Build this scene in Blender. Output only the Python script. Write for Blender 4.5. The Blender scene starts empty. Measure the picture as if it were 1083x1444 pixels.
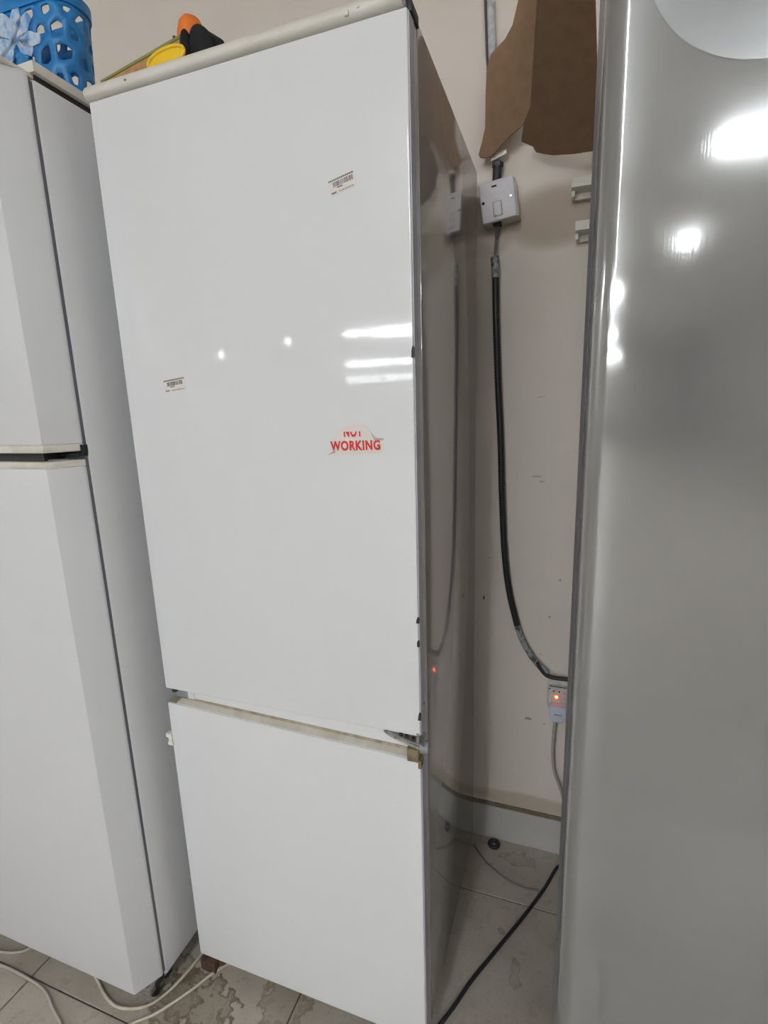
import bpy, bmesh, math, random
from mathutils import Vector, Matrix
random.seed(7)
SC = bpy.context.scene
COL = SC.collection
R = math.radians

# ------------------------------------------------------------------ camera
def setup_camera():
    f_px, yaw, pitch, roll = 714.9, -0.34551, -0.20621, -0.03142
    fw = Vector((math.sin(yaw) * math.cos(pitch), math.cos(yaw) * math.cos(pitch), math.sin(pitch)))
    r0 = Vector((math.cos(yaw), -math.sin(yaw), 0)); u0 = r0.cross(fw)
    c, s = math.cos(roll), math.sin(roll)
    r = c * r0 + s * u0; u = -s * r0 + c * u0
    cam = bpy.data.cameras.new('camera'); o = bpy.data.objects.new('camera', cam); COL.objects.link(o)
    o.matrix_world = Matrix(((r.x, u.x, -fw.x, .20914), (r.y, u.y, -fw.y, -.72508), (r.z, u.z, -fw.z, 1.26038), (0, 0, 0, 1)))
    cam.sensor_fit = 'VERTICAL'; cam.sensor_height = 36.0; cam.lens = f_px * 36.0 / 1444.0
    cam.clip_start = .02; cam.clip_end = 100
    SC.camera = o
setup_camera()

# ------------------------------------------------------------------ world, exposure
W = bpy.data.worlds.new('world'); SC.world = W; W.use_nodes = True
W.node_tree.nodes['Background'].inputs[0].default_value = (.8, .85, 1, 1)
W.node_tree.nodes['Background'].inputs[1].default_value = .1
SC.view_settings.view_transform = 'Standard'; SC.view_settings.look = 'None'
SC.view_settings.gamma = 1.0; SC.view_settings.use_curve_mapping = False
SC.view_settings.exposure = 0.9
SC.cycles.max_bounces = 8; SC.cycles.diffuse_bounces = 5; SC.cycles.glossy_bounces = 4
TUBE_POWER = 60.0      # radiance of the fluorescent tubes
CEIL = 3.0
# start (x, y) and direction of every ceiling tube (2.4 m long); x rows mostly found from door reflections, y tubes added for general light
TUBES = [(.97, -4.0, 'x'), (-8.8, -4.0, 'x'),  # second tube added for light from the left, outside the door reflections
         (-3.07, -8.8, 'x'), (-2.35, -9.1, 'x'),
         (-5.2, -15.0, 'x'), (-2.7, -15.0, 'x'),
         (-7.6, -22.5, 'x'), (-5.0, -22.5, 'x'), (-2.4, -22.5, 'x'),
         (-.22, -4.5, 'y'), (-.35, -7.4, 'y'), (-.5, -11.6, 'y'), (-1.0, -14.5, 'y')]  # lengthwise tubes added behind the camera as fill, where no door reflects them
BULBS = [(-4.85, -8.9), (1.17, -6.3), (-7.9, -9.6)]

# ------------------------------------------------------------------ materials
def mat(name, col, rough=.5, metal=0.0, spec=.5, bump=None, noise=None, emit=None, coat=0):
    """bump=(scale, strength[, (sx,sy,sz)]); noise=(scale, other colour, amount)"""
    m = bpy.data.materials.new(name); m.use_nodes = True
    nt = m.node_tree; b = nt.nodes['Principled BSDF']
    b.inputs['Base Color'].default_value = (*col, 1); b.inputs['Roughness'].default_value = rough
    b.inputs['Metallic'].default_value = metal; b.inputs['Specular IOR Level'].default_value = spec
    if coat: b.inputs['Coat Weight'].default_value = coat; b.inputs['Coat Roughness'].default_value = .06
    if emit:
        b.inputs['Emission Color'].default_value = (*emit[0], 1); b.inputs['Emission Strength'].default_value = emit[1]
    geo = nt.nodes.new('ShaderNodeNewGeometry') if (bump or noise) else None
    if noise:
        n = nt.nodes.new('ShaderNodeTexNoise'); n.inputs['Scale'].default_value = noise[0]; n.inputs['Detail'].default_value = 5
        nt.links.new(geo.outputs['Position'], n.inputs['Vector'])
        rp = nt.nodes.new('ShaderNodeMapRange'); rp.inputs[1].default_value = .42; rp.inputs[2].default_value = .68
        rp.inputs[4].default_value = noise[2]
        nt.links.new(n.outputs['Fac'], rp.inputs[0])
        mx = nt.nodes.new('ShaderNodeMix'); mx.data_type = 'RGBA'
        mx.inputs[6].default_value = (*col, 1); mx.inputs[7].default_value = (*noise[1], 1)
        nt.links.new(rp.outputs[0], mx.inputs[0]); nt.links.new(mx.outputs[2], b.inputs['Base Color'])
    if bump:
        n = nt.nodes.new('ShaderNodeTexNoise'); n.inputs['Scale'].default_value = bump[0]; n.inputs['Detail'].default_value = 3
        src = geo.outputs['Position']
        if len(bump) > 2:
            mp = nt.nodes.new('ShaderNodeMapping'); mp.inputs['Scale'].default_value = bump[2]
            nt.links.new(src, mp.inputs[0]); src = mp.outputs[0]
        nt.links.new(src, n.inputs['Vector'])
        bp = nt.nodes.new('ShaderNodeBump'); bp.inputs['Strength'].default_value = bump[1]; bp.inputs['Distance'].default_value = .002
        nt.links.new(n.outputs['Fac'], bp.inputs['Height']); nt.links.new(bp.outputs[0], b.inputs['Normal'])
    return m

M = {
 'white_enamel': mat('white_enamel', (.80, .81, .82), .055, bump=(260, .01)),
 'white_soft': mat('white_soft', (.74, .745, .76), .32, bump=(300, .02)),
 'side_gloss': mat('side_gloss', (.50, .475, .45), .09, metal=.45, spec=.8),
 'lavender': mat('lavender', (.56, .55, .62), .38),
 'lavender_light': mat('lavender_light', (.68, .67, .74), .30),
 'side_paint': mat('side_paint', (.86, .87, .89), .30, bump=(300, .02)),
 'beige': mat('beige', (.74, .71, .63), .45, noise=(30, (.50, .44, .34), .45)),
 'beige_clean': mat('beige_clean', (.78, .76, .70), .4, noise=(12, (.66, .62, .54), .5)),
 'tan_dirt_or_gap': mat('tan_dirt_or_gap', (.42, .36, .26), .7, noise=(60, (.22, .17, .11), .8)),
 'brown_block': mat('brown_block', (.26, .20, .12), .6, noise=(90, (.12, .08, .05), .8)),
 'dark_gap': mat('dark_gap', (.035, .033, .032), .7),
 'gasket_grey': mat('gasket_grey', (.16, .15, .18), .6),
 'black': mat('black', (.012, .012, .013), .45),
 'black_cloth': mat('black_cloth', (.012, .012, .013), .9, bump=(350, .3)),
 'black_rubber': mat('black_rubber', (.018, .018, .02), .5),
 'sleeve': mat('sleeve', (.016, .016, .018), .35, bump=(500, .3)),
 'steel': mat('steel', (.55, .56, .55), .35, metal=.8, noise=(120, (.18, .17, .15), .7)),
 'grey_plastic': mat('grey_plastic', (.27, .275, .28), .4),
 'bluegrey': mat('bluegrey', (.32, .35, .38), .45),
 'silver': mat('silver', (.385, .385, .38), .08, metal=.62, bump=(90, .010, (7, 7, .12))),
 'silver_round': mat('silver_round', (.385, .385, .38), .16, metal=.62, bump=(90, .010, (7, 7, .12))),
 'silver_edge': mat('silver_edge', (.30, .30, .33), .35, metal=.5),
 'silver_body': mat('silver_body', (.42, .42, .43), .4, metal=.4),
 'pale_patch': mat('pale_patch', (.44, .45, .455), .20, metal=.6, noise=(25, (.40, .41, .415), .7)),
 'foot_brown': mat('foot_brown', (.10, .055, .035), .8, noise=(80, (.035, .02, .015), .9)),
 'paper': mat('paper', (.78, .735, .69), .6),
 'paper_grey': mat('paper_grey', (.52, .49, .44), .7),
 'print_dark': mat('print_dark', (.16, .15, .14), .7),
 'print_mid': mat('print_mid', (.38, .36, .34), .7),
 'print_red': mat('print_red', (.72, .03, .025), .5),
 'blue': mat('blue', (.015, .19, .50), .38, noise=(14, (.02, .25, .60), .8)),
 'petal': mat('petal', (.56, .66, .78), .6, noise=(70, (.10, .30, .66), 1.0)),
 'orange': mat('orange', (.85, .20, .02), .45),
 'yellow': mat('yellow', (.88, .58, .02), .4),
 'slat': mat('slat', (.52, .30, .10), .7, noise=(45, (.36, .16, .10), .9)),
 'slat_green': mat('slat_green', (.24, .26, .08), .6),
 'cardboard': mat('cardboard', (.29, .182, .105), .9, bump=(160, .12), noise=(40, (.23, .14, .078), .8)),
 'cardboard_edge': mat('cardboard_edge', (.50, .36, .24), .9),
 'switch_white': mat('switch_white', (.70, .68, .71), .35),
 'switch_box': mat('switch_box', (.60, .57, .50), .45, noise=(40, (.40, .36, .29), .7)),
 'clip_white': mat('clip_white', (.80, .78, .70), .4),
 'socket_grey': mat('socket_grey', (.62, .60, .57), .4, noise=(60, (.40, .37, .33), .6)),
 'plug_blue': mat('plug_blue', (.58, .63, .72), .35),
 'tape': mat('tape', (.42, .42, .42), .5, noise=(90, (.04, .04, .04), 1.0)),
 'wire_dark': mat('wire_dark', (.10, .07, .08), .5),
 'wire_grey': mat('wire_grey', (.16, .15, .14), .6),
 'cord_beige': mat('cord_beige', (.62, .56, .46), .5, noise=(30, (.44, .38, .29), .7)),
 'cord_taupe': mat('cord_taupe', (.46, .42, .37), .5),
 'conduit_white': mat('conduit_white', (.62, .63, .66), .4, noise=(50, (.30, .30, .31), .8)),
 'skirting': mat('skirting', (.54, .53, .50), .3, noise=(8, (.46, .46, .46), .5)),
 'skirt_dirt': mat('skirt_dirt', (.16, .135, .10), .9, noise=(70, (.26, .21, .14), .8)),
 'wall_far': mat('wall_far', (.70, .66, .62), .7),
 'wall_dark': mat('wall_dark', (.24, .22, .20), .6, noise=(2, (.30, .275, .25), .6)),
 'ceiling': mat('ceiling', (.80, .80, .80), .8),
 'dark_panel': mat('dark_panel', (.20, .18, .16), .6, noise=(6, (.30, .27, .25), .6)),
 'tube': mat('tube', (.9, .9, .9), .3, emit=((.93, .97, 1.0), TUBE_POWER)),
 'bulb': mat('bulb', (.9, .9, .9), .3, emit=((.93, .97, 1.0), TUBE_POWER)),
 'led': mat('led', (.9, .10, .03), .3, emit=((1, .10, .03), 6)),
 'led_glow': mat('led_glow', (.75, .22, .14), .3, emit=((1, .08, .03), .35)),
}

def nodes(m): return m.node_tree.nodes, m.node_tree.links
def wall_material():
    """warm off-white painted plaster with stains and soft brown patches that have their own place and shape"""
    m = mat('wall_paint', (.74, .69, .64), .6, bump=(25, .05))
    N, L = nodes(m); b = N['Principled BSDF']
    geo = N.new('ShaderNodeNewGeometry'); sep = N.new('ShaderNodeSeparateXYZ'); L.new(geo.outputs['Position'], sep.inputs[0])
    n = N.new('ShaderNodeTexNoise'); n.inputs['Scale'].default_value = 5; n.inputs['Detail'].default_value = 6; L.new(geo.outputs['Position'], n.inputs['Vector'])
    rp = N.new('ShaderNodeMapRange'); rp.inputs[1].default_value = .45; rp.inputs[2].default_value = .75; rp.inputs[4].default_value = .35; L.new(n.outputs['Fac'], rp.inputs[0])
    mx = N.new('ShaderNodeMix'); mx.data_type = 'RGBA'; mx.inputs[6].default_value = (.78, .705, .635, 1); mx.inputs[7].default_value = (.69, .605, .515, 1); L.new(rp.outputs[0], mx.inputs[0])
    cur = mx.outputs[2]
    fine = N.new('ShaderNodeTexNoise'); fine.inputs['Scale'].default_value = 140; L.new(geo.outputs['Position'], fine.inputs['Vector'])
    def math_(op, a, b_):
        k = N.new('ShaderNodeMath'); k.operation = op
        for i, v in enumerate((a, b_)):
            if isinstance(v, (int, float)): k.inputs[i].default_value = v
            else: L.new(v, k.inputs[i])
        return k.outputs[0]
    for (x, z, rx, rz, c, a) in ((.143, .403, .012, .006, (.30, .29, .24), .9), (.018, .744, .003, .008, (.05, .05, .05), .95),
            (.146, 1.077, .016, .003, (.35, .32, .29), .6), (.158, 1.064, .010, .003, (.35, .32, .29), .6),
            (.189, .708, .005, .004, (.45, .32, .16), .8), (.211, .811, .003, .005, (.28, .22, .16), .8),
            (.031, .857, .003, .003, (.5, .36, .18), .8), (.170, .60, .006, .003, (.40, .30, .2), .5), (.185, .395, .004, .002, (.2, .18, .15), .8), (.15, 1.27, .012, .002, (.4, .37, .33), .5)):
        dx = math_('DIVIDE', math_('SUBTRACT', sep.outputs[0], x), rx); dz = math_('DIVIDE', math_('SUBTRACT', sep.outputs[2], z), rz)
        d = math_('ADD', math_('ADD', math_('MULTIPLY', dx, dx), math_('MULTIPLY', dz, dz)), math_('MULTIPLY', fine.outputs['Fac'], .7))
        r = N.new('ShaderNodeMapRange'); r.inputs[1].default_value = 1.1; r.inputs[2].default_value = .7; r.inputs[3].default_value = 0; r.inputs[4].default_value = a; L.new(d, r.inputs[0])
        k = N.new('ShaderNodeMix'); k.data_type = 'RGBA'; L.new(r.outputs[0], k.inputs[0]); L.new(cur, k.inputs[6]); k.inputs[7].default_value = (*c, 1); cur = k.outputs[2]
    for (x, z, rx, rz, c, a) in ((.17, 1.665, .13, .075, (.42, .33, .235), .75), (.02, 1.63, .06, .04, (.42, .33, .235), .4), (.15, .135, .2, .03, (.45, .36, .25), .6)):  # soft-edged brown patches around the switch and above the skirting
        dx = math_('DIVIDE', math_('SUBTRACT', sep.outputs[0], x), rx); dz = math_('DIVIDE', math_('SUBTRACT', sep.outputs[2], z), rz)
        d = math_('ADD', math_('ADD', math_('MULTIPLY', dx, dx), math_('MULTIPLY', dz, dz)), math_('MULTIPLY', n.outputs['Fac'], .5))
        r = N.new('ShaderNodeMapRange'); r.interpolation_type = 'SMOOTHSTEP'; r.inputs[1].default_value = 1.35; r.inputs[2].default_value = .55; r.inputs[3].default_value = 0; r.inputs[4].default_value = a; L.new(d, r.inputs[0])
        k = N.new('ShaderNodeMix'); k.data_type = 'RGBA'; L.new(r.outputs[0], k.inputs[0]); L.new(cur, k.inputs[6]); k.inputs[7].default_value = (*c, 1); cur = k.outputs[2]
    L.new(cur, b.inputs['Base Color'])
    return m

def tile_material(name, grout=False):
    m = mat(name, (.42, .38, .33), .32)
    N, L = nodes(m); b = N['Principled BSDF']
    geo = N.new('ShaderNodeNewGeometry'); sep = N.new('ShaderNodeSeparateXYZ'); L.new(geo.outputs['Position'], sep.inputs[0])
    def math_(op, a, b_=0):
        k = N.new('ShaderNodeMath'); k.operation = op
        for i, v in enumerate((a, b_)):
            if isinstance(v, (int, float)): k.inputs[i].default_value = v
            else: L.new(v, k.inputs[i])
        return k.outputs[0]
    def mixc(fac, a, c):
        k = N.new('ShaderNodeMix'); k.data_type = 'RGBA'; L.new(fac, k.inputs[0])
        if isinstance(a, tuple): k.inputs[6].default_value = (*a, 1)
        else: L.new(a, k.inputs[6])
        k.inputs[7].default_value = (*c, 1); return k.outputs[2]
    def noise(sc, det=5):
        n = N.new('ShaderNodeTexNoise'); n.inputs['Scale'].default_value = sc; n.inputs['Detail'].default_value = det; L.new(geo.outputs['Position'], n.inputs['Vector']); return n.outputs['Fac']
    def rng(v, a, c, lo=0, hi=1):
        r = N.new('ShaderNodeMapRange'); r.inputs[1].default_value = a; r.inputs[2].default_value = c; r.inputs[3].default_value = lo; r.inputs[4].default_value = hi; L.new(v, r.inputs[0]); return r.outputs[0]
    n1 = noise(9); n2 = noise(45); n3 = noise(180, 2)
    cur = mixc(rng(n1, .4, .7, 0, .7), (.46, .42, .36), (.35, .305, .25))
    cur = mixc(rng(n3, .62, .72, 0, .5), cur, (.24, .20, .16))
    # spills: brown rimmed puddle marks on the tiles in front of the cabinets
    for (x, y, rx, ry, s) in ((-.50, -.055, .085, .05, .9), (-.315, .0, .055, .05, .55), (-.545, -.075, .05, .05, .8), (-.60, -.02, .05, .035, .6), (.15, .21, .012, .03, .35), (.13, .515, .05, .02, .3), (.11, .30, .006, .008, .6)):
        dx = math_('DIVIDE', math_('SUBTRACT', sep.outputs[0], x), rx); dy = math_('DIVIDE', math_('SUBTRACT', sep.outputs[1], y), ry)
        d = math_('ADD', math_('SQRT', math_('ADD', math_('MULTIPLY', dx, dx), math_('MULTIPLY', dy, dy))), math_('MULTIPLY', math_('SUBTRACT', n2, .5), 2.2))
        cur = mixc(rng(d, 1.05, .8, 0, .6 * s), cur, (.22, .175, .12))
        rim = math_('MULTIPLY', rng(d, 1.1, .95, 0, 1), rng(d, .72, .9, 0, 1))
        cur = mixc(math_('MULTIPLY', rim, .9 * s), cur, (.11, .075, .04))
    if grout:
        def line(v, o, p):
            f = math_('ABSOLUTE', math_('SUBTRACT', math_('FRACT', math_('ADD', math_('DIVIDE', math_('SUBTRACT', v, o), p), 100.5)), .5))
            return rng(math_('MULTIPLY', f, p), .008, .0085, 1, 0)
        g = math_('MAXIMUM', line(sep.outputs[0], -.90, .608), line(sep.outputs[1], .384, .522))
        cur = mixc(g, cur, (.10, .085, .07))
    L.new(cur, b.inputs['Base Color'])
    L.new(rng(n2, .3, .7, .2, .5), b.inputs['Roughness'])
    return m
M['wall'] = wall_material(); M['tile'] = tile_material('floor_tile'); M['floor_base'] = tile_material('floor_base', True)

# ------------------------------------------------------------------ mesh helpers (all in world metres)
def tag(o, label=None, cat=None, group=None, kind=None):
    if label: o['label'] = label
    if cat: o['category'] = cat
    if group: o['group'] = group
    if kind: o['kind'] = kind
    return o
def world_loc(o):
    v = Vector(o.location)
    return v + world_loc(o.parent) if o.parent else v
def thing(name, label, cat, loc=(0, 0, 0), group=None):
    o = bpy.data.objects.new(name, None); COL.objects.link(o); o.location = loc; o.empty_display_size = .05
    return tag(o, label, cat, group)
def link(name, bm, m, parent=None, origin=None, smooth=35, label=None):
    """one mesh object; verts come in world coordinates"""
    base = world_loc(parent) if parent else Vector((0, 0, 0))
    if origin is None:
        if parent: origin = base
        else:
            zs = [v.co for v in bm.verts]
            origin = Vector((sum(c.x for c in zs) / len(zs), sum(c.y for c in zs) / len(zs), min(c.z for c in zs)))
    origin = Vector(origin)
    bmesh.ops.recalc_face_normals(bm, faces=bm.faces[:])
    bm.transform(Matrix.Translation(-origin))
    me = bpy.data.meshes.new(name); bm.to_mesh(me); bm.free()
    mats = m if isinstance(m, (list, tuple)) else [m]
    for k in mats: me.materials.append(M[k])
    if smooth:
        for p in me.polygons: p.use_smooth = True
        me.set_sharp_from_angle(angle=R(smooth))
    o = bpy.data.objects.new(name, me); COL.objects.link(o)
    o.parent = parent; o.location = origin - base
    if label: o['label'] = label
    return o
def box(bm, a, b, bev=0, seg=2):
    n = bmesh.new(); bmesh.ops.create_cube(n, size=1)
    for v in n.verts:
        v.co = Vector([a[i] + (v.co[i] + .5) * (b[i] - a[i]) for i in range(3)])
    if bev: bmesh.ops.bevel(n, geom=n.edges[:], offset=bev, segments=seg, profile=.6, affect='EDGES')
    merge(bm, n)
def merge(bm, n, mx=None, mi=None):
    if mx is not None: n.transform(mx)
    me = bpy.data.meshes.new('tmp')
    if mi is not None:
        for f in n.faces: f.material_index = mi
    n.to_mesh(me); n.free(); bm.from_mesh(me); bpy.data.meshes.remove(me)
def bx(name, a, b, m, parent=None, bev=0, seg=2, label=None):
    bm = bmesh.new(); box(bm, a, b, bev, seg); return link(name, bm, m, parent, label=label)
def prism(bm, pts, d, bev=0, seg=2):
    """polygon pts (3D) swept by vector d"""
    n = bmesh.new(); d = Vector(d)
    A = [n.verts.new(p) for p in pts]; B = [n.verts.new(Vector(p) + d) for p in pts]
    n.faces.new(A); n.faces.new(B[::-1])
    for i in range(len(pts)): j = (i + 1) % len(pts); n.faces.new((A[i], B[i], B[j], A[j]))
    bmesh.ops.recalc_face_normals(n, faces=n.faces[:])
    if bev: bmesh.ops.bevel(n, geom=n.edges[:], offset=bev, segments=seg, profile=.6, affect='EDGES')
    merge(bm, n)
def smooth_path(pts, k=6):
    P = [Vector(p) for p in pts]; out = []
    for i in range(len(P) - 1):
        p0 = P[max(i - 1, 0)]; p1 = P[i]; p2 = P[i + 1]; p3 = P[min(i + 2, len(P) - 1)]
        for j in range(k):
            t = j / k
            out.append(.5 * ((2 * p1) + (p2 - p0) * t + (2 * p0 - 5 * p1 + 4 * p2 - p3) * t * t + (3 * p1 - p0 - 3 * p2 + p3) * t ** 3))
    out.append(P[-1]); return out
def tube(bm, path, r, n=10, rad=None):
    path = [Vector(p) for p in path]; rings = []; up = Vector((.31, .52, .8)).normalized()
    t0 = (path[1] - path[0]).normalized(); a = t0.cross(up).normalized()
    for i, p in enumerate(path):
        t = (path[min(i + 1, len(path) - 1)] - path[max(i - 1, 0)]).normalized()
        a = (a - t * a.dot(t)).normalized(); b = t.cross(a)
        rr = rad(i) if rad else r
        rings.append([bm.verts.new(p + rr * (math.cos(q) * a + math.sin(q) * b)) for q in (2 * math.pi * k / n for k in range(n))])
    for A, B in zip(rings, rings[1:]):
        for k in range(n): bm.faces.new((A[k], A[(k + 1) % n], B[(k + 1) % n], B[k]))
    bm.faces.new(rings[0][::-1]); bm.faces.new(rings[-1])
def cyl(bm, p, q, r, n=16, r2=None):
    p = Vector(p); q = Vector(q); r2 = r if r2 is None else r2
    nb = bmesh.new(); bmesh.ops.create_cone(nb, cap_ends=True, segments=n, radius1=r, radius2=r2, depth=(q - p).length)
    merge(bm, nb, Matrix.Translation((p + q) / 2) @ (q - p).to_track_quat('Z', 'Y').to_matrix().to_4x4())
def cy(name, p, q, r, m, parent=None, n=16, r2=None, label=None):
    bm = bmesh.new(); cyl(bm, p, q, r, n, r2); return link(name, bm, m, parent, label=label)
def tb(name, pts, r, m, parent=None, n=10, k=6, label=None):
    bm = bmesh.new(); tube(bm, smooth_path(pts, k), r, n); return link(name, bm, m, parent, smooth=60, label=label)
def sheet(name, pts, d, m, parent=None, bev=0, label=None):
    bm = bmesh.new(); prism(bm, pts, d, bev); return link(name, bm, m, parent, label=label)
def struct(name, a, b, m, parent=None):
    return tag(bx(name, a, b, m, parent), kind='structure')

# ------------------------------------------------------------------ the room
WY = .582
X0, X1, Y0 = -9.0, 3.6, -26.0
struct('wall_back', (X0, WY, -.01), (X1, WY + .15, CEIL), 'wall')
struct('wall_left', (X0 - .15, Y0, -.01), (X0, WY + .15, CEIL), 'wall_far')
struct('wall_right', (X1, Y0, -.01), (X1 + .15, WY + .15, CEIL), 'wall_dark')
struct('wall_front', (X0 - .15, Y0 - .15, -.01), (X1 + .15, Y0, CEIL), 'wall_far')
struct('ceiling', (X0 - .15, Y0 - .15, CEIL), (X1 + .15, WY + .15, CEIL + .1), 'ceiling')
floor = struct('floor', (X0 - .15, Y0 - .15, -.12), (X1 + .15, WY + .15, -.0025), 'floor_base')
TX = [-.90 + .608 * i for i in range(-1, 4)]; TY = [.384 + .522 * i for i in range(-3, 2)]
for i in range(len(TX) - 1):
    for j in range(len(TY) - 1):
        y1 = min(TY[j + 1] - .0016, WY)
        bx('tile', (TX[i] + .0016, TY[j] + .0016, -.0025), (TX[i + 1] - .0016, y1, 0), 'tile', floor, bev=.0006, seg=1)
bb = struct('baseboard_back', (-3, WY - .014, 0), (3, WY, .108), 'skirting')
bm = bmesh.new(); prism(bm, [(-3, WY - .0145, .1075), (-3, WY, .1075), (-3, WY, .1125)], (6, 0, 0)); link('grime_or_gap_line', bm, 'skirt_dirt', bb, label='dark grime along the top of the skirting')
struct('trim_1', (-2.3, WY - .03, 0), (-1.335, WY, 2.75), 'dark_panel')

# ------------------------------------------------------------------ fridge-freezer (middle)
FW = .533
ff = thing('fridge_freezer', 'tall white fridge-freezer with a red lettered NOT WORKING sticker, between the other two appliances', 'refrigerator', (-FW / 2, .27, 0))
bm = bmesh.new(); box(bm, (-FW, .050, .03), (0, .542, 1.765), .003); body = link('body', bm, 'side_gloss', ff, label='glossy grey side panel mirroring the wall')
bx('front_frame', (-FW, .029, .035), (-.0008, .050, 1.765), 'lavender_light', ff, .004)
ud = bx('upper_door', (-FW, 0, .716), (0, .026, 1.751), ['white_enamel'], ff, .0025, 3)
bx('edge_strip', (.0, .004, .718), (.0012, .026, 1.749), 'lavender', ud)
bm = bmesh.new(); prism(bm, [(-FW, 0, .046), (0, 0, .043), (0, 0, .668), (-FW, 0, .683)], (0, .026, 0), .0025, 3); ld = link('lower_door', bm, 'white_enamel', ff)
bx('edge_strip', (.0, .004, .045), (.0012, .026, .664), 'lavender', ld)
bm = bmesh.new(); prism(bm, [(-.512, .003, .683), (-.003, .003, .6688), (-.003, .019, .6700), (-.512, .019, .6842)], (0, 0, .0016), 0); link('top_trim', bm, 'beige', ld)
bm = bmesh.new(); prism(bm, [(-FW + .002, .003, .6835), (-.513, .003, .683), (-.505, .022, .6842), (-FW + .002, .022, .6846)], (0, 0, .0012), 0); link('end_cap', bm, 'tan_dirt_or_gap', ld, label='dirty brown end cap')
bx('centre_rail', (-.498, .020, .655), (-.003, .0292, .728), 'white_enamel', ff, .002)
bm = bmesh.new(); prism(bm, [(-.50, .0188, .6838), (-.004, .0188, .6702), (-.004, .0188, .6775), (-.50, .0188, .6900)], (0, .0012, 0)); link('grime_or_gap_line', bm, 'tan_dirt_or_gap', ff, label='brown line standing in for the dark gap behind the lower door')  # brown strip stands in for the dark gap between lower door and rail
bx('rail_cover', (-.496, .0185, .688), (-.480, .0202, .716), 'white_soft', ff, .0008)
hp = bx('hinge_plate', (-FW + .002, .024, .655), (-.4985, .029, .726), 'bluegrey', ff, .001)
cy('hinge_pin', (-.521, .012, .705), (-.521, .012, .7165), .006, 'dark_gap', hp, 12)
# clip on the left edge of the lower door
cl = bx('door_clip', (-.5395, -.0035, .590), (-.531, .008, .612), 'clip_white', ld, .001)
bx('clip_lug', (-.5445, -.0045, .604), (-.5345, .006, .6135), 'clip_white', cl, .0015)
bx('clip_lug', (-.5415, -.0045, .587), (-.529, .006, .594), 'clip_white', cl, .0015)
# moulded trim along the top
prof = [(.05, 1.7535), (.0045, 1.7535), (-.003, 1.7560), (-.0055, 1.7605), (-.005, 1.7655), (-.001, 1.7720), (.006, 1.7765), (.05, 1.7775)]
bm = bmesh.new(); prism(bm, [(-FW - .004, y, z) for y, z in prof], (FW + .004 - .006, 0, 0)); tt = link('top_trim', bm, 'beige_clean', ff, smooth=50, label='off-white moulded trim along the top')
for x, w in ((-.083, .006), (-.066, .004), (-.452, .004)):
    bx('chip', (x, -.0068, 1.7565 if w > .005 else 1.761), (x + w, -.003, 1.7625 if w > .005 else 1.7635), 'paper' if x > -.4 else 'brown_block', tt, .0008)
th = bx('top_hinge', (-.004, .010, 1.7515), (.003, .046, 1.766), 'black', ff, .002, label='dark hinge at the top corner')
cy('hinge_pin', (-.004, .016, 1.745), (-.004, .016, 1.772), .004, 'steel', th, 10)
# middle hinge on the right edge
hg = bm = bmesh.new()
prism(bm, [(-.064, -.004, .716), (-.020, -.004, .7055), (.006, -.004, .7005), (.006, .03, .7005), (-.004, .03, .7035), (-.05, .004, .716)], (0, 0, .0025))
hg = link('hinge_bracket', bm, 'steel', ff, smooth=20)
prism_pts = [(-.062, -.0045, .7155), (-.002, -.0045, .7005), (-.002, -.0045, .6945), (-.052, -.0045, .7085)]
bm = bmesh.new(); prism(bm, prism_pts, (0, .003, 0)); link('bracket_flange', bm, 'steel', hg)
for x in (-.034, -.024, -.012): cy('screw', (x, .001, .703 - x * .25 - .001), (x, .001, .709 - x * .25), .0032, 'dark_gap', hg, 10)
bx('hinge_block', (-.0225, -.006, .670), (-.0015, .020, .694), 'brown_block', hg, .0015)
cy('hinge_cap', (-.002, .010, .692), (.0125, .010, .692), .0125, 'grey_plastic', hg, 20, .010)
cy('hinge_bolt', (-.004, .002, .700), (-.004, .002, .722), .0035, 'steel', hg, 10)
bx('hinge_block', (-.0035, -.005, .658), (.0022, .012, .674), 'brown_block', hg, .001)
# knocks and screws along the right edge of the doors
for (y, z, hgt, w) in ((-.0006, 1.335, .017, .0025), (-.0006, .925, .011, .003), (-.0006, .885, .012, .002), (-.0004, .754, .015, .003), (.020, .766, .005, .004)):
    bm = bmesh.new()
    prism(bm, [(-.0026 + random.uniform(-.001, .001), y, z - hgt / 2), (.0016, y, z - hgt * .45), (.0017, y, z + hgt * .3), (-.0008, y, z + hgt / 2), (-.0026, y, z + hgt * .1)], (0, w, 0))
    link('edge_chip', bm, 'dark_gap', ud)
# feet
for x, y in ((-.50, .03), (-.04, .06), (-.49, .50), (-.04, .50)):
    bm = bmesh.new(); cyl(bm, (x, y, 0), (x, y, .045), .018); 
    if y < .05: box(bm, (-.535, -.002, .0), (-.495, .03, .030), .004)
    link('foot', bm, 'foot_brown', ff)
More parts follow.
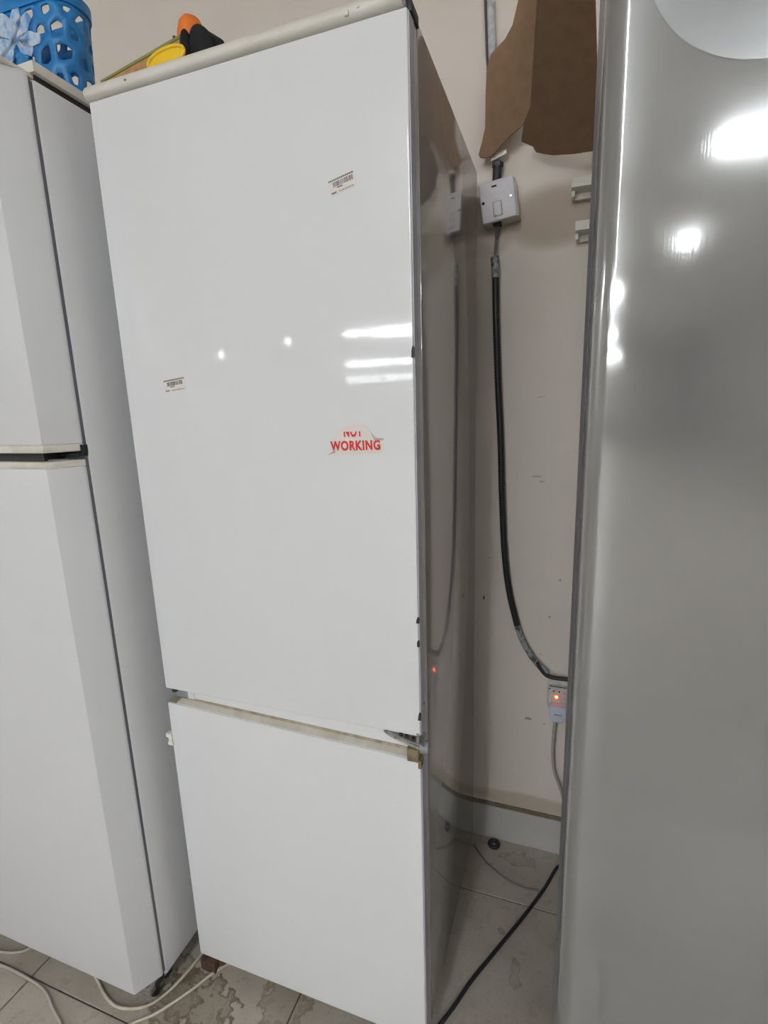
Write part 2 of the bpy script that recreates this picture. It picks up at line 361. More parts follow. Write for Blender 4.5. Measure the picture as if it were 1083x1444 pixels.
# stickers
def barcode(x0, z0, w, h, ang, name='barcode_sticker', label=''):
    rot = Matrix.Translation((x0, 0, z0)) @ Matrix.Rotation(-R(ang), 4, 'Y')
    def q(a, b, y0, y1): 
        n = bmesh.new(); box(n, (a[0], y0, a[1]), (b[0], y1, b[1])); return n
    bm = bmesh.new(); merge(bm, q((0, 0), (w, h), -.0004, 0), rot); s = link(name, bm, 'paper', ud, label=label)
    rnd = random.Random(int(x0 * 1000)); bm = bmesh.new(); x = .17 * w
    while x < .90 * w:
        a = rnd.choice((.0005, .0008, .0012)); merge(bm, q((x, .46 * h), (x + a, .76 * h), -.0007, -.0004), rot); x += a + rnd.choice((.0005, .0008, .001))
    link('barcode', bm, 'print_dark', s)
    bm = bmesh.new(); x = .03 * w
    while x < .95 * w:
        a = rnd.uniform(.0015, .0035); merge(bm, q((x, .84 * h), (x + a, .93 * h), -.0007, -.0004), rot); x += a + .0006
    for a, b, c, d in ((.30, .50, .34, .41), (.05, .24, .09, .17)): merge(bm, q((a * w, c * h), (b * w, d * h), -.0007, -.0004), rot)
    link('print_line', bm, 'print_dark', s)
    bm = bmesh.new(); x = .34 * w
    while x < .88 * w:
        a = rnd.uniform(.001, .003); merge(bm, q((x, .07 * h), (x + a, .15 * h), -.0007, -.0004), rot); x += a + .0007
    link('print_line', bm, 'print_mid', s)
barcode(-.1165, 1.5515, .041, .021, 12, label='small barcode sticker near the top right corner of the door')
barcode(-.4475, 1.2935, .045, .022, 6, label='small barcode sticker halfway up the left of the door')
out = [(-.142, 1.188), (-.133, 1.195), (-.134, 1.213), (-.125, 1.224), (-.107, 1.233), (-.089, 1.236), (-.075, 1.232), (-.068, 1.219), (-.059, 1.213), (-.049, 1.212), (-.048, 1.191), (-.097, 1.187), (-.124, 1.186)]
ws = sheet('notice_sticker', [(x, -.0004, z) for x, z in out], (0, .0004, 0), 'paper', ud, label='torn white sticker with red capitals')
def text_mesh(s, x, z, w, h, ang, clip_top=None):
    cu = bpy.data.curves.new('txt', 'FONT'); cu.body = s; cu.size = 1; cu.offset = .045; cu.space_character = 1.16
    t = bpy.data.objects.new('txt', cu); COL.objects.link(t)
    bpy.context.view_layer.update()
    me = bpy.data.meshes.new_from_object(t.evaluated_get(bpy.context.evaluated_depsgraph_get()))
    bpy.data.objects.remove(t); bpy.data.curves.remove(cu)
    n = bmesh.new(); n.from_mesh(me); bpy.data.meshes.remove(me)
    xs = [v.co.x for v in n.verts]; ys = [v.co.y for v in n.verts]
    for v in n.verts:
        v.co = Vector(((v.co.x - min(xs)) / (max(xs) - min(xs)) * w, 0, (v.co.y - min(ys)) / (max(ys) - min(ys)) * h))
    if clip_top: bmesh.ops.bisect_plane(n, geom=n.verts[:] + n.edges[:] + n.faces[:], plane_co=(0, 0, clip_top), plane_no=(0, 0, 1), clear_outer=True)
    n.transform(Matrix.Translation((x, -.0008, z)) @ Matrix.Rotation(-R(ang), 4, 'Y'))
    return n
link('lettering', text_mesh('WORKING', -.1372, 1.1935, .083, .0155, 1.2), 'print_red', ws, smooth=0)
link('lettering', text_mesh('NOT', -.1135, 1.2150, .031, .0165, 1.2, .0082), 'print_red', ws, smooth=0)
bm = bmesh.new(); prism(bm, [(-.070, -.0010, 1.224), (-.062, -.0022, 1.2135), (-.0475, -.0010, 1.2125), (-.050, -.0006, 1.2095), (-.063, -.0008, 1.2095)], (0, .0004, 0)); link('torn_corner', bm, 'paper_grey', ws)
bm = bmesh.new(); prism(bm, [(-.143, -.0008, 1.1870), (-.132, -.0016, 1.1935), (-.128, -.0010, 1.1915)], (0, .0004, 0)); link('torn_corner', bm, 'paper_grey', ws)

# ------------------------------------------------------------------ left refrigerator
lf = thing('refrigerator', 'white two-door refrigerator with angled door edges under the blue basket', 'refrigerator', (-.87, .2, 0))
XS = -.5765; XL = -1.185
bx('body', (XL, -.0595, .042), (XS, .54, 1.764), 'side_paint', lf, .004)
bx('top_recess', (XL + .006, -.05, 1.764), (XS - .006, .535, 1.775), 'dark_gap', lf)  # dark colour stands in for the shadow gap under the top panel
cap = bmesh.new(); box(cap, (XL - .001, -.056, 1.775), (XS + .0015, .54, 1.791), .003); link('top_panel', cap, 'beige_clean', lf)
bx('gasket', (XL + .002, -.0655, .055), (XS - .0022, -.059, 1.760), 'gasket_grey', lf)
def door_prof(x_in=0): return [(XL + x_in, -.065), (XL + x_in, -.075), (XL + .030 + x_in, -.119), (-.606 - x_in, -.119), (XS - .001 - x_in, -.070), (XS - .001 - x_in, -.065)]
def door(name, z0, z1):
    bm = bmesh.new(); prism(bm, [(x, y, z0) for x, y in door_prof()], (0, 0, z1 - z0), .0028, 2); return link(name, bm, 'white_soft', lf)
fz = door('freezer_door', 1.2135, 1.769); fd = door('main_door', .052, 1.174)
def strip(z0, z1, p, name='end_trim'):
    bm = bmesh.new(); prism(bm, [(x, y + .0005, z0) for x, y in door_prof(.0008)], (0, 0, z1 - z0), .001, 1); link(name, bm, 'beige', p)
strip(1.2005, 1.2135, fz); strip(1.174, 1.1855, fd)
bx('door_gap', (XL + .01, -.105, 1.1857), (-.625, -.066, 1.2003), 'dark_gap', lf)
hb = bx('mid_hinge', (-.625, -.080, 1.1910), (XS - .001, -.058, 1.1970), 'black', lf, .001)
bx('hinge_plate', (-.640, -.098, 1.1858), (-.600, -.070, 1.1880), 'steel', hb)
bx('hinge_lug', (XS - .007, -.0715, 1.196), (XS - .0005, -.058, 1.211), 'black', hb, .001)
bm = bmesh.new(); box(bm, (-.640, -.105, 1.769), (-.585, -.02, 1.776), .003); hc = link('hinge_cover', bm, 'clip_white', lf)
bm = bmesh.new(); tube(bm, smooth_path([(-.630, -.100, 1.772), (-.617, -.102, 1.784), (-.603, -.100, 1.772)], 6), .006, 10); link('hinge_knuckle', bm, 'clip_white', hc, smooth=60)
# bottom hinge and feet
bh = bx('bottom_hinge', (-.609, -.100, .030), (-.585, -.052, .050), 'steel', lf, .002)
cy('hinge_foot', (-.602, -.072, 0), (-.602, -.072, .046), .010, 'black', bh)
bx('bracket', (-.603, -.085, .034), (-.5815, -.060, .048), 'dark_gap', bh, .001)
bx('kick_plate', (XL + .02, -.05, .012), (-.590, -.03, .045), 'dark_gap', lf)
for x, y in ((XL + .05, -.02), (-.63, -.02), (XL + .05, .49), (-.63, .49)): cy('foot', (x, y, 0), (x, y, .045), .018, 'black', lf)
bm = bmesh.new(); 
for dz in (0, .010): box(bm, (-1.055, -.1198, .070 + dz), (-1.051, -.1185, .076 + dz))
link('print_mark', bm, 'print_mid', fd)

# ------------------------------------------------------------------ silver refrigerator (right)
sf = thing('silver_refrigerator', 'tall brushed silver refrigerator with rounded door edge at the right', 'refrigerator', (.54, .2, 0))
bx('body', (.250, -.070, .05), (.835, .50, 1.780), 'silver_body', sf, .006)
bx('gasket', (.246, -.082, .07), (.835, -.069, 1.77), 'dark_gap', sf)
prof = [(.2260, -.082), (.2243, -.090), (.2243, -.100), (.2258, -.104), (.2270, -.108), (.2275, -.118)]
for i in range(1, 10):
    a = math.pi / 2 * i / 9; prof.append((.2495 - .022 * math.cos(a), -.118 - .026 * math.sin(a)))
for i in range(1, 17):
    t = i / 17; prof.append((.2495 + .566 * t, -.144 - .003 * math.sin(math.pi * t)))
prof += [(.8155, -.144), (.832, -.135), (.838, -.118), (.838, -.082)]
n = bmesh.new(); Z0, Z1 = .06, 1.778
A = [n.verts.new((x, y, Z0)) for x, y in prof]; B = [n.verts.new((x, y, Z1)) for x, y in prof]
n.faces.new(A); n.faces.new(B)
for i in range(len(prof)):
    j = (i + 1) % len(prof); f = n.faces.new((A[i], A[j], B[j], B[i])); f.material_index = 1 if (i < 5 or i > len(prof) - 2) else 2 if i < 11 else 0
sd = link('door', n, ['silver', 'silver_edge', 'silver_round'], sf, smooth=40)
# pale round patch laid on the door, follows its gentle bow
bm = bmesh.new(); cx, cz, rr = .366, 1.645, .108
def door_y(x): 
    t = min(max((x - .2495) / .566, 0), 1); return -.144 - .003 * math.sin(math.pi * t)
ctr = bm.verts.new((cx, door_y(cx) - .0004, cz)); prev = None
rings = [[bm.verts.new((cx + k * rr / 5 * math.cos(2 * math.pi * i / 48), door_y(cx + k * rr / 5 * math.cos(2 * math.pi * i / 48)) - .0004, cz + k * rr / 5 * math.sin(2 * math.pi * i / 48))) for i in range(48)] for k in range(1, 6)]
for i in range(48): bm.faces.new((ctr, rings[0][i], rings[0][(i + 1) % 48]))
for a, b in zip(rings, rings[1:]):
    for i in range(48): bm.faces.new((a[i], b[i], b[(i + 1) % 48], a[(i + 1) % 48]))
link('round_patch', bm, 'pale_patch', sd, label='pale round mark high on the silver door')
hd = bx('handle', (.775, -.195, .75), (.795, -.180, 1.25), 'silver_edge', sf, .005)
for z in (.77, 1.22): bx('handle_mount', (.778, -.182, z), (.792, -.140, z + .02), 'silver_edge', hd)
for x, y in ((.29, -.03), (.80, -.03), (.29, .46), (.80, .46)): cy('foot', (x, y, 0), (x, y, .055), .02, 'black', sf)

# ------------------------------------------------------------------ cardboard over the silver refrigerator
cb = thing('cardboard_sheet', 'torn brown cardboard hanging over the gap beside the silver refrigerator', 'cardboard', (.35, .1, 1.7815))
dark = [(.141, .26, 1.882), (.119, .439, 1.822), (.103, .48, 1.813), (.096, .522, 1.8), (.120, .527, 1.788), (.1225, .533, 1.7845), (.126, .538, 1.781), (.143, .537, 1.774), (.161, .535, 1.768), (.200, .519, 1.757), (.241, .5, 1.748), (.236, .347, 1.809), (.226, .246, 1.852), (.224, .212, 1.866), (.143, .224, 1.895)]
light = [(.089, .47, 2.023), (.078, .48, 1.991), (.063, .488, 1.975), (.033, .498, 1.96), (.024, .504, 1.942), (.0205, .517, 1.895), (.018, .531, 1.844), (.010, .538, 1.820), (.002, .545, 1.801), (.004, .545, 1.796), (.010, .545, 1.793), (.022, .543, 1.791), (.034, .54, 1.793), (.048, .534, 1.802), (.065, .528, 1.814), (.095, .518, 1.827), (.104, .515, 1.835), (.117, .507, 1.854), (.132, .464, 2.009), (.131, .455, 2.048), (.092, .46, 2.062)]
def slab(pts, d, name, m, parent):
    bm = bmesh.new(); prism(bm, pts, d)
    o = link(name, bm, m, parent, smooth=0)
    return o
slab(dark, (0, .0022, .0028), 'hanging_panel', 'cardboard', cb)
slab(light, (0, .0032, 0), 'side_flap', 'cardboard', cb)
slab([(.131, .455, 2.048), (.117, .507, 1.854), (.119, .439, 1.822), (.143, .224, 1.895)], (.003, 0, 0), 'fold', 'cardboard', cb)
bx('top_panel', (.2365, .10, 1.7815), (.75, .420, 1.7860), 'cardboard', cb)

# ------------------------------------------------------------------ wall fittings in the gap
sw = thing('wall_switch', 'white wall switch box with a black gland, mounted above the black conduit', 'switch', (.047, .582, 1.65))
def rotbox(name, a, b, m, parent, bev=.002, label=None, c=(.047, .56, 1.70), ang=-7):
    n = bmesh.new(); box(n, a, b, bev, 3)
    n.transform(Matrix.Translation(c) @ Matrix.Rotation(R(ang), 4, 'Y') @ Matrix.Translation(-Vector(c))); return link(name, n, m, parent, label=label)
rotbox('back_box', (.0085, .543, 1.659), (.0885, .582, 1.739), 'switch_box', sw, .004)
pl = rotbox('cover_plate', (.0085, .534, 1.658), (.0845, .545, 1.741), 'switch_white', sw, .003)
rotbox('rocker', (.036, .5315, 1.668), (.053, .5345, 1.696), 'switch_white', pl, .0012)
rotbox('rocker_gap', (.0345, .5336, 1.6665), (.0545, .5342, 1.6975), 'print_mid', pl, 0)
rotbox('indicator', (.041, .5328, 1.702), (.048, .5342, 1.709), 'clip_white', pl, .0006)
rotbox('label_slot', (.036, .5332, 1.727), (.047, .5342, 1.7305), 'dark_gap', pl, 0)
for x, m in ((.0150, 'dark_gap'), (.0755, 'steel')):
    n = bmesh.new(); cyl(n, (x, .5328, 1.700), (x, .5342, 1.700), .0032, 12); n.transform(Matrix.Translation((.047, .56, 1.70)) @ Matrix.Rotation(R(-7), 4, 'Y') @ Matrix.Translation((-.047, -.56, -1.70))); link('screw', n, m, pl)
cy('cable_gland', (.040, .561, 1.736), (.042, .563, 1.782), .010, 'black_rubber', sw, 16)
cy('gland_nut', (.042, .563, 1.776), (.0425, .563, 1.784), .0125, 'black_rubber', sw, 6)
bx('knockout', (.035, .548, 1.6535), (.053, .566, 1.660), 'dark_gap', sw)
cc = thing('cable_clip', 'white cable clip on the wall just above the switch box', 'cable clip', (.045, .582, 1.785))
bm = bmesh.new(); prism(bm, [(.028, .552, 1.786), (.062, .552, 1.795), (.062, .552, 1.805), (.028, .552, 1.797)], (0, .030, 0), .0015); link('saddle', bm, 'clip_white', cc)
cy('nail', (.058, .5515, 1.7985), (.058, .5525, 1.7985), .002, 'steel', cc, 8)
wc = thing('surface_conduit', 'grey white cable conduit running up the wall behind the cardboard', 'conduit', (.03, .575, 1.785))
bm = bmesh.new(); tube(bm, [(.041, .571, 1.784), (.036, .571, 1.86), (.026, .571, 2.0), (.017, .571, 2.2), (.012, .571, CEIL - .001)], .0085, 10); link('pipe', bm, 'conduit_white', wc, smooth=60)
bm = bmesh.new(); tube(bm, [(.0265, .574, 1.80), (.023, .574, 1.9), (.015, .574, 2.0), (.005, .574, 2.2), (.0, .574, CEIL - .001)], .003, 8); link('wire', bm, 'wire_dark', wc, smooth=60)

fc = thing('flexible_conduit', 'black ribbed flexible conduit curving down the wall to the socket', 'conduit', (.06, .572, .5))
pts = smooth_path([(.040, .566, 1.560), (.043, .565, 1.45), (.050, .565, 1.30), (.058, .565, 1.168), (.064, .565, 1.02), (.073, .566, .873), (.088, .567, .765), (.110, .568, .675)], 40)
bm = bmesh.new(); tube(bm, pts, .0085, 12, rad=lambda i: .0088 if i % 2 else .0074); link('ribbed_sleeve', bm, 'sleeve', fc, smooth=70)
tb('tape_wrap', [(.0375, .566, 1.592), (.039, .566, 1.575), (.0405, .566, 1.545)], .0095, 'tape', fc)
tb('lead_wire', [(.044, .560, 1.662), (.041, .566, 1.64), (.040, .566, 1.62), (.0375, .566, 1.585)], .0035, 'wire_grey', fc, 8)
tb('lead_wire', [(.046, .560, 1.662), (.0455, .563, 1.645), (.0415, .564, 1.627)], .003, 'wire_dark', fc, 8)
tb('taped_end', [(.108, .568, .682), (.122, .568, .643), (.144, .569, .603), (.168, .569, .573), (.188, .568, .556)], .0085, 'tape', fc, 10)
tb('lead_wire', [(.160, .566, .585), (.180, .562, .558), (.198, .560, .5495), (.232, .560, .549), (.262, .562, .551)], .0055, 'black_rubber', fc, 8)
tb('lead_wire', [(.118, .572, .645), (.150, .573, .585), (.175, .573, .555), (.192, .570, .548)], .0028, 'wire_dark', fc, 8)

so = thing('wall_socket', 'grey wall socket with a glowing red indicator low beside the silver refrigerator', 'socket', (.23, .582, .47))
bx('back_box', (.190, .560, .465), (.272, .582, .546), 'socket_grey', so, .003)
fp = bx('face_plate', (.1935, .552, .462), (.2705, .561, .530), 'socket_grey', so, .002)
bx('seam', (.196, .5512, .527), (.268, .5525, .529), 'dark_gap', fp)
for x in (.2065, .2205): bx('pin_hole', (x - .002, .5512, .513), (x + .002, .5525, .517), 'dark_gap', fp)
bx('indicator', (.208, .5505, .494), (.220, .5525, .506), 'led_glow', fp, .001)
bm = bmesh.new(); bmesh.ops.create_uvsphere(bm, u_segments=12, v_segments=8, radius=.0042); bm.transform(Matrix.Translation((.214, .5505, .500))); link('indicator_lamp', bm, 'led', fp, label='glowing red neon lamp')
cy('screw', (.1965, .551, .521), (.1965, .553, .521), .002, 'dark_gap', fp, 10)
pg = thing('power_plug', 'pale blue grey plug pushed into the wall socket below the red indicator', 'plug', (.22, .54, .44))
bm = bmesh.new(); prism(bm, [(.198, .551, .484), (.240, .551, .484), (.240, .551, .452), (.231, .551, .438), (.207, .551, .438), (.198, .551, .452)], (0, -.022, 0), .004, 3); link('plug_body', bm, 'plug_blue', pg, smooth=50)
bx('grip_line', (.209, .5285, .460), (.229, .5295, .4625), 'grey_plastic', pg)
tb('cord', [(.216, .545, .440), (.2115, .552, .40), (.2105, .56, .33), (.216, .563, .27), (.236, .56, .215), (.262, .545, .12), (.27, .53, .03), (.275, .515, .006)], .0042, 'cord_taupe', pg, 8)

def wall_clip(x, z, label, w):
    t = thing('wall_bracket', label, 'bracket', (x, .582, z), 'white wall brackets by the silver refrigerator')
    bm = bmesh.new(); prism(bm, [(x, .582, z + .028), (x, .540, z + .024), (x, .536, z + .004), (x, .582, z)], (w, 0, 0), .002); link('bracket_body', bm, 'clip_white', t)
    bx('base_plate', (x + .004, .566, z - .012), (x + w, .582, z + .002), 'switch_box', t, .001)
    bx('lug', (x + .001, .550, z - .010), (x + .008, .575, z + .002), 'clip_white', t, .0015)
wall_clip(.200, 1.697, 'upper of two white plastic brackets on the wall by the silver refrigerator', .065)
wall_clip(.211, 1.612, 'lower of two white plastic brackets on the wall by the silver refrigerator', .055)
vt = bx('vertical_batten', (.2445, .566, 1.755), (.256, .582, 1.85), 'clip_white'); tag(vt, 'short white batten on the wall above the brackets, behind the cardboard', 'batten')

# ------------------------------------------------------------------ floor: cables, rubber ring
def floor_cord(name, pts, r, m, label, cat='cable'):
    o = tb(name, [(x, y, r + .0004 + (p[0] if p else 0)) for x, y, *p in pts], r, m, None, 8, 6); tag(o, label, cat); return o
floor_cord('black_cable', [(.262, .530), (.236, .520), (.205, .445), (.161, .355), (.104, .248), (.060, .165), (.033, .104), (-.004, .030, .0), (-.05, -.06), (-.12, -.19), (-.2, -.33)], .0042, 'black_rubber', 'black power cable crossing the floor between the two tall refrigerators')
floor_cord('thin_wire', [(.004, .525), (.030, .495), (.057, .471), (.108, .442), (.155, .431), (.192, .436)], .0022, 'wire_grey', 'thin grey wire lying on the floor near the rubber ring', 'wire')
floor_cord('white_cord', [(-.551, .10), (-.554, .055), (-.556, .010), (-.570, -.058), (-.598, -.102), (-.650, -.122), (-.697, -.116), (-.755, -.092), (-.793, -.082), (-.82, -.078)], .0034, 'cord_beige', 'beige cord looping round the corner of the left refrigerator', 'cord')
floor_cord('white_cord', [(-.470, .040), (-.488, .018), (-.503, -.004), (-.528, -.050), (-.567, -.105), (-.600, -.135), (-.622, -.165), (-.632, -.23), (-.61, -.34)], .0032, 'cord_beige', 'beige cord running straight from under the middle fridge to the front', 'cord')
floor_cord('white_cord', [(-1.30, -.130), (-1.13, -.130), (-1.045, -.126), (-.985, -.112), (-.960, -.085), (-.955, .0)], .0032, 'cord_taupe', 'short taupe cord end going under the left refrigerator door', 'cord')
floor_cord('white_cord', [(-1.35, -.215), (-1.12, -.168), (-1.0, -.145), (-.890, -.145), (-.835, -.152), (-.79, -.170), (-.735, -.195), (-.71, -.26), (-.72, -.36)], .0032, 'cord_taupe', 'taupe cord crossing the tile corner at the far left', 'cord')
bm = bmesh.new()
for i in range(28):
    for j in range(10):
        a, b = 2 * math.pi * i / 28, 2 * math.pi * j / 10
        bm.verts.new((.060 + (.0125 + .0055 * math.cos(b)) * math.cos(a), .542 + (.0125 + .0055 * math.cos(b)) * math.sin(a), .0056 + .0055 * math.sin(b)))
bm.verts.ensure_lookup_table()
for i in range(28):
    for j in range(10): bm.faces.new([bm.verts[k] for k in (i * 10 + j, ((i + 1) % 28) * 10 + j, ((i + 1) % 28) * 10 + (j + 1) % 10, i * 10 + (j + 1) % 10)])
bm.transform(Matrix.Translation((.060, .542, .0)) @ Matrix.Scale(1, 4) @ Matrix.Translation((-.060, -.542, 0)))
tag(link('rubber_ring', bm, 'black_rubber', smooth=80), 'small black rubber ring on the floor against the skirting', 'ring')

# ------------------------------------------------------------------ things on top of the cabinets
def cell_clip(poly, p, q):
    mid = (p + q) / 2; d = q - p; outp = []
    for i in range(len(poly)):
        a, b = poly[i], poly[(i + 1) % len(poly)]; da, db = (a - mid).dot(d), (b - mid).dot(d)
        if da <= 0: outp.append(a)
        if da * db < 0: outp.append(a + (b - a) * (da / (da - db)))
    return outp
bk = thing('plastic_basket', 'blue plastic basket with irregular cut-out holes on the left refrigerator', 'basket', (-.78, .19, 1.791))
BX0, BX1, BY0, BY1, BZ0, BZ1, BR = -.995, -.632, .058, .138, 1.793, 1.980, .038
BROT = R(3)
lx, ly = BX1 - BX0 - 2 * BR, BY1 - BY0 - 2 * BR; arc = math.pi / 2 * BR; PER = 2 * (lx + ly) + 4 * arc
def b_pos(u, v, off=0):
    """u along the perimeter from the front-left corner, v height"""
    k = 1.0 - .06 * (1 - (v - BZ0) / (BZ1 - BZ0)); u = u % PER; cxm, cym = (BX0 + BX1) / 2, (BY0 + BY1) / 2
    segs = [((BX0 + BR, BY0), (1, 0), lx), ((BX1 - BR, BY0 + BR), -90, arc), ((BX1, BY0 + BR), (0, 1), ly), ((BX1 - BR, BY1 - BR), 0, arc), ((BX1 - BR, BY1), (-1, 0), lx), ((BX0 + BR, BY1 - BR), 90, arc), ((BX0, BY1 - BR), (0, -1), ly), ((BX0 + BR, BY0 + BR), 180, arc)]
    for s, d, l in segs:
        if u <= l + 1e-9:
            if isinstance(d, tuple):
                x, y = s[0] + d[0] * u, s[1] + d[1] * u; nx, ny = d[1], -d[0]
            else:
                a = R(d + 90 * u / l); nx, ny = math.cos(a), math.sin(a); x, y = s[0] + BR * nx, s[1] + BR * ny
            dx, dy = (x - cxm) * k + nx * off, (y - cym) * k + ny * off
            return Vector((cxm + dx * math.cos(BROT) - dy * math.sin(BROT), cym + dx * math.sin(BROT) + dy * math.cos(BROT), v))
        u -= l
    return b_pos(0, v, off)
rnd = random.Random(11); g = .031; seeds = []
rows = 5; v0, v1 = BZ0 + .006, BZ1 - .016; cols = int(PER / g)
for j in range(rows):
    for i in range(cols):
        seeds.append(Vector(((i + .5 * (j % 2) + rnd.uniform(-.36, .36)) * PER / cols, v0 + (j + .5 + rnd.uniform(-.34, .34)) * (v1 - v0) / rows)))
allp = [s + Vector((d, 0)) for s in seeds for d in (-PER, 0, PER)]
bm = bmesh.new()
for s in seeds:
    poly = [Vector((s.x - .08, v0)), Vector((s.x + .08, v0)), Vector((s.x + .08, v1)), Vector((s.x - .08, v1))]
    for q in allp:
        if 1e-6 < (q - s).length < .12: poly = cell_clip(poly, s, q)
    if len(poly) < 3: continue
    den = []
    for i in range(len(poly)):
        a, b = poly[i], poly[(i + 1) % len(poly)]
        m_ = max(1, int((b - a).length / .009))
        den += [a + (b - a) * (t / m_) for t in range(m_)]
    c = sum(den, Vector((0, 0))) / len(den)
    rmin = min((p - c).length for p in den)
    f = max(.12, 1 - .0062 / max(rmin, .0063))
    inner = [c + (p - c) * f * min(1.0, .5 + .5 * (rmin * 1.25 / max((p - c).length, 1e-6))) for p in den]
    Vo = [bm.verts.new(b_pos(p.x, p.y)) for p in den]; Vi = [bm.verts.new(b_pos(p.x, p.y)) for p in inner]
    small = rmin < .0075
    for i in range(len(den)):
        j = (i + 1) % len(den); bm.faces.new((Vo[i], Vo[j], Vi[j], Vi[i]))
    if small: bm.faces.new(Vi)
bmesh.ops.remove_doubles(bm, verts=bm.verts[:], dist=.0004)
lat = link('lattice_wall', bm, 'blue', bk, smooth=40)
md = lat.modifiers.new('thickness', 'SOLIDIFY'); md.thickness = .0028; md.offset = 0
def band(va, vb, off, name):
    bm = bmesh.new(); N_ = 96; L4 = []
    for k in range(N_):
        u = PER * k / N_; L4.append([bm.verts.new(b_pos(u, v, o)) for v, o in ((va, -.001), (va, off), (vb, off), (vb, -.001))])
    for k in range(N_):
        A, B = L4[k], L4[(k + 1) % N_]
        for i in range(4): bm.faces.new((A[i], A[(i + 1) % 4], B[(i + 1) % 4], B[i]))
    link(name, bm, 'blue', bk, smooth=40)
band(BZ1 - .017, BZ1, .004, 'rim'); band(BZ0, BZ0 + .008, .0015, 'base_band')
bm = bmesh.new(); prism(bm, [b_pos(PER * k / 64, BZ0) for k in range(64)], (0, 0, .003)); link('base', bm, 'blue', bk)
# worn white flower print on the front of the basket
u0, w0 = .212, BZ0 + .125
for ang, ln, wd in ((38, .050, .024), (75, .052, .022), (128, .058, .030), (190, .06, .024), (222, .062, .026), (-8, .060, .022), (-34, .045, .020)):
    bm = bmesh.new(); n_ = 20; vs = []
    for k in range(n_):
        t = 2 * math.pi * k / n_; a = ln * .5 * (1 + math.cos(t)); b = wd * .5 * math.sin(t) * (1 + .35 * math.cos(t)) + .002 * math.sin(5 * t)
        uu = u0 + a * math.cos(R(ang)) - b * math.sin(R(ang)); vv = w0 + a * math.sin(R(ang)) + b * math.cos(R(ang))
        vs.append(b_pos(max(uu, .0), min(max(vv, BZ0 + .01), BZ1 - .004), .0034))
    prism(bm, vs, (0, .0016, 0)); link('petal', bm, 'petal', bk, label='worn white petal print')

# small things on the middle fridge
sl = thing('wooden_slat', 'tapered yellow brown slat with a green edge lying on the middle fridge', 'slat', (-.44, .05, 1.777))
bm = bmesh.new(); prism(bm, [(-.522, .022, 1.7795), (-.452, .016, 1.7795), (-.372, .022, 1.790), (-.355, .022, 1.814), (-.523, .022, 1.7885)], (0, .022, 0), .001); link('slat_body', bm, 'slat', sl)
bm = bmesh.new(); prism(bm, [(-.524, .0205, 1.7868), (-.355, .0205, 1.8128), (-.355, .0205, 1.8175), (-.524, .0205, 1.7905)], (0, .0245, 0), .0006); link('green_edge', bm, 'slat_green', sl)
yl = thing('yellow_lid', 'round yellow plastic lid leaning against the black pouch on the middle fridge', 'lid', (-.40, .02, 1.777))
rot = Matrix.Translation((-.381, .010, 1.7835)) @ Matrix.Rotation(R(-4), 4, 'Y') @ Matrix.Rotation(R(82), 4, 'X')
bm = bmesh.new(); n = bmesh.new(); bmesh.ops.create_cone(n, cap_ends=True, segments=40, radius1=.034, radius2=.034, depth=.003)
merge(bm, n, rot @ Matrix.Scale(.40, 4, (0, 1, 0))); link('disc', bm, 'yellow', yl)
bm = bmesh.new(); tube(bm, [rot @ Vector((.034 * math.cos(2 * math.pi * k / 40), .0136 * math.sin(2 * math.pi * k / 40), .002)) for k in range(41)], .0024, 8); link('rim', bm, 'yellow', yl, smooth=70)
bm = bmesh.new(); bmesh.ops.create_icosphere(bm, subdivisions=4, radius=1)
for v in bm.verts:
    c = v.co; f = 1 + .12 * math.sin(5 * c.x + 2 * c.z) + .06 * math.sin(9 * c.y + 4 * c.x)
    hgt = c.z * f
    x = c.x * .043 * f; z = hgt * .033
    if c.x > .1: z = min(z, .033 - (x - .004) * .70)
    if c.x < -.45: z = min(z, .027)
    v.co = Vector((-.338 + x, .046 + c.y * .026 * f, max(1.7785, 1.797 + z)))
bp = thing('black_pouch', 'crumpled black cloth pouch on the middle fridge under the orange cap', 'pouch', (-.34, .05, 1.777))
link('cloth_body', bm, 'black_cloth', bp, smooth=80)
bm = bmesh.new(); bmesh.ops.create_icosphere(bm, subdivisions=3, radius=1); bm.transform(Matrix.Translation((-.356, .026, 1.801)) @ Matrix.Diagonal((.0085, .010, .024, 1))); link('strap_loop', bm, 'black_cloth', bp, smooth=80)
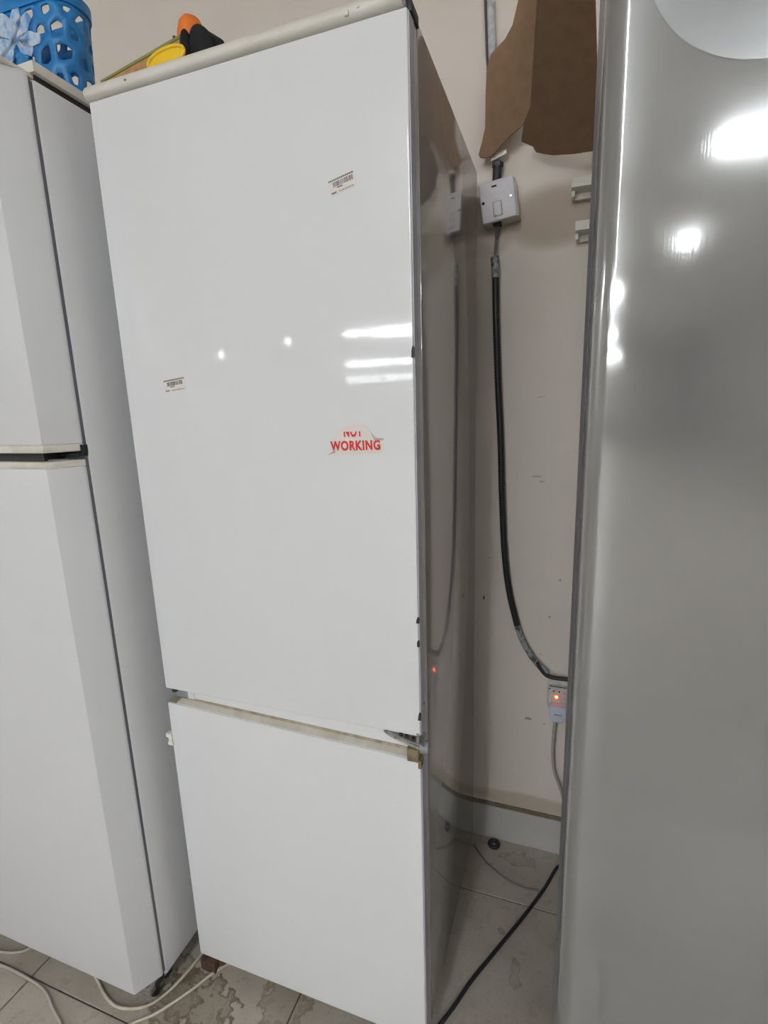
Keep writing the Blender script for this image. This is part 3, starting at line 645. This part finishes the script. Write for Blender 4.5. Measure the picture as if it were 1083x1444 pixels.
oc = thing('orange_cap', 'orange rounded cap sticking up behind the black pouch', 'cap', (-.37, .075, 1.777))
bm = bmesh.new(); pr = [(.004, .0), (.016, .002), (.019, .03), (.0205, .066), (.019, .079), (.013, .088), (.004, .091)]
ax = Matrix.Translation((-.388, .066, 1.7785)) @ Matrix.Rotation(R(11), 4, 'Y')
rg = [[bm.verts.new(ax @ Vector((r_ * math.cos(2 * math.pi * k / 20), r_ * math.sin(2 * math.pi * k / 20), h_))) for k in range(20)] for r_, h_ in pr]
for A, B in zip(rg, rg[1:]):
    for k in range(20): bm.faces.new((A[k], A[(k + 1) % 20], B[(k + 1) % 20], B[k]))
bm.faces.new(rg[0][::-1]); bm.faces.new(rg[-1]); link('cap_body', bm, 'orange', oc, smooth=60)
cy('dark_peg', (-.394, .047, 1.806), (-.3925, .047, 1.836), .0022, 'black', oc, 8)

# ------------------------------------------------------------------ ceiling lamps
for x, y, d in TUBES:
    e = (lambda u, v, z: (x + u, y + v, z)) if d == 'x' else (lambda u, v, z: (x + v, y + u, z))
    t = thing('tube_lamp', 'long fluorescent tube lamp on the shop ceiling, from a reflected row or added as fill', 'lamp', e(1.2, 0, CEIL - .1), 'fluorescent tube lamps on the ceiling')
    bx('housing', e(0, -.06, CEIL - .045), e(2.4, .06, CEIL), 'white_soft', t, .004)
    cy('tube', e(.02, 0, CEIL - .07), e(2.38, 0, CEIL - .07), .019, 'tube', t, 8)
    for q in (0, 2.37): bx('end_holder', e(q, -.02, CEIL - .095), e(q + .03, .02, CEIL - .044), 'white_soft', t)
for x, y in BULBS:
    t = thing('bulb_lamp', 'round bulb lamp on the shop ceiling', 'lamp', (x, y, CEIL - .16), 'round bulbs on the ceiling')
    cy('holder', (x, y, CEIL - .06), (x, y, CEIL), .04, 'white_soft', t)
    bm = bmesh.new(); bmesh.ops.create_uvsphere(bm, u_segments=16, v_segments=10, radius=.036); bm.transform(Matrix.Translation((x, y, CEIL - .105))); link('globe', bm, 'bulb', t, smooth=180)
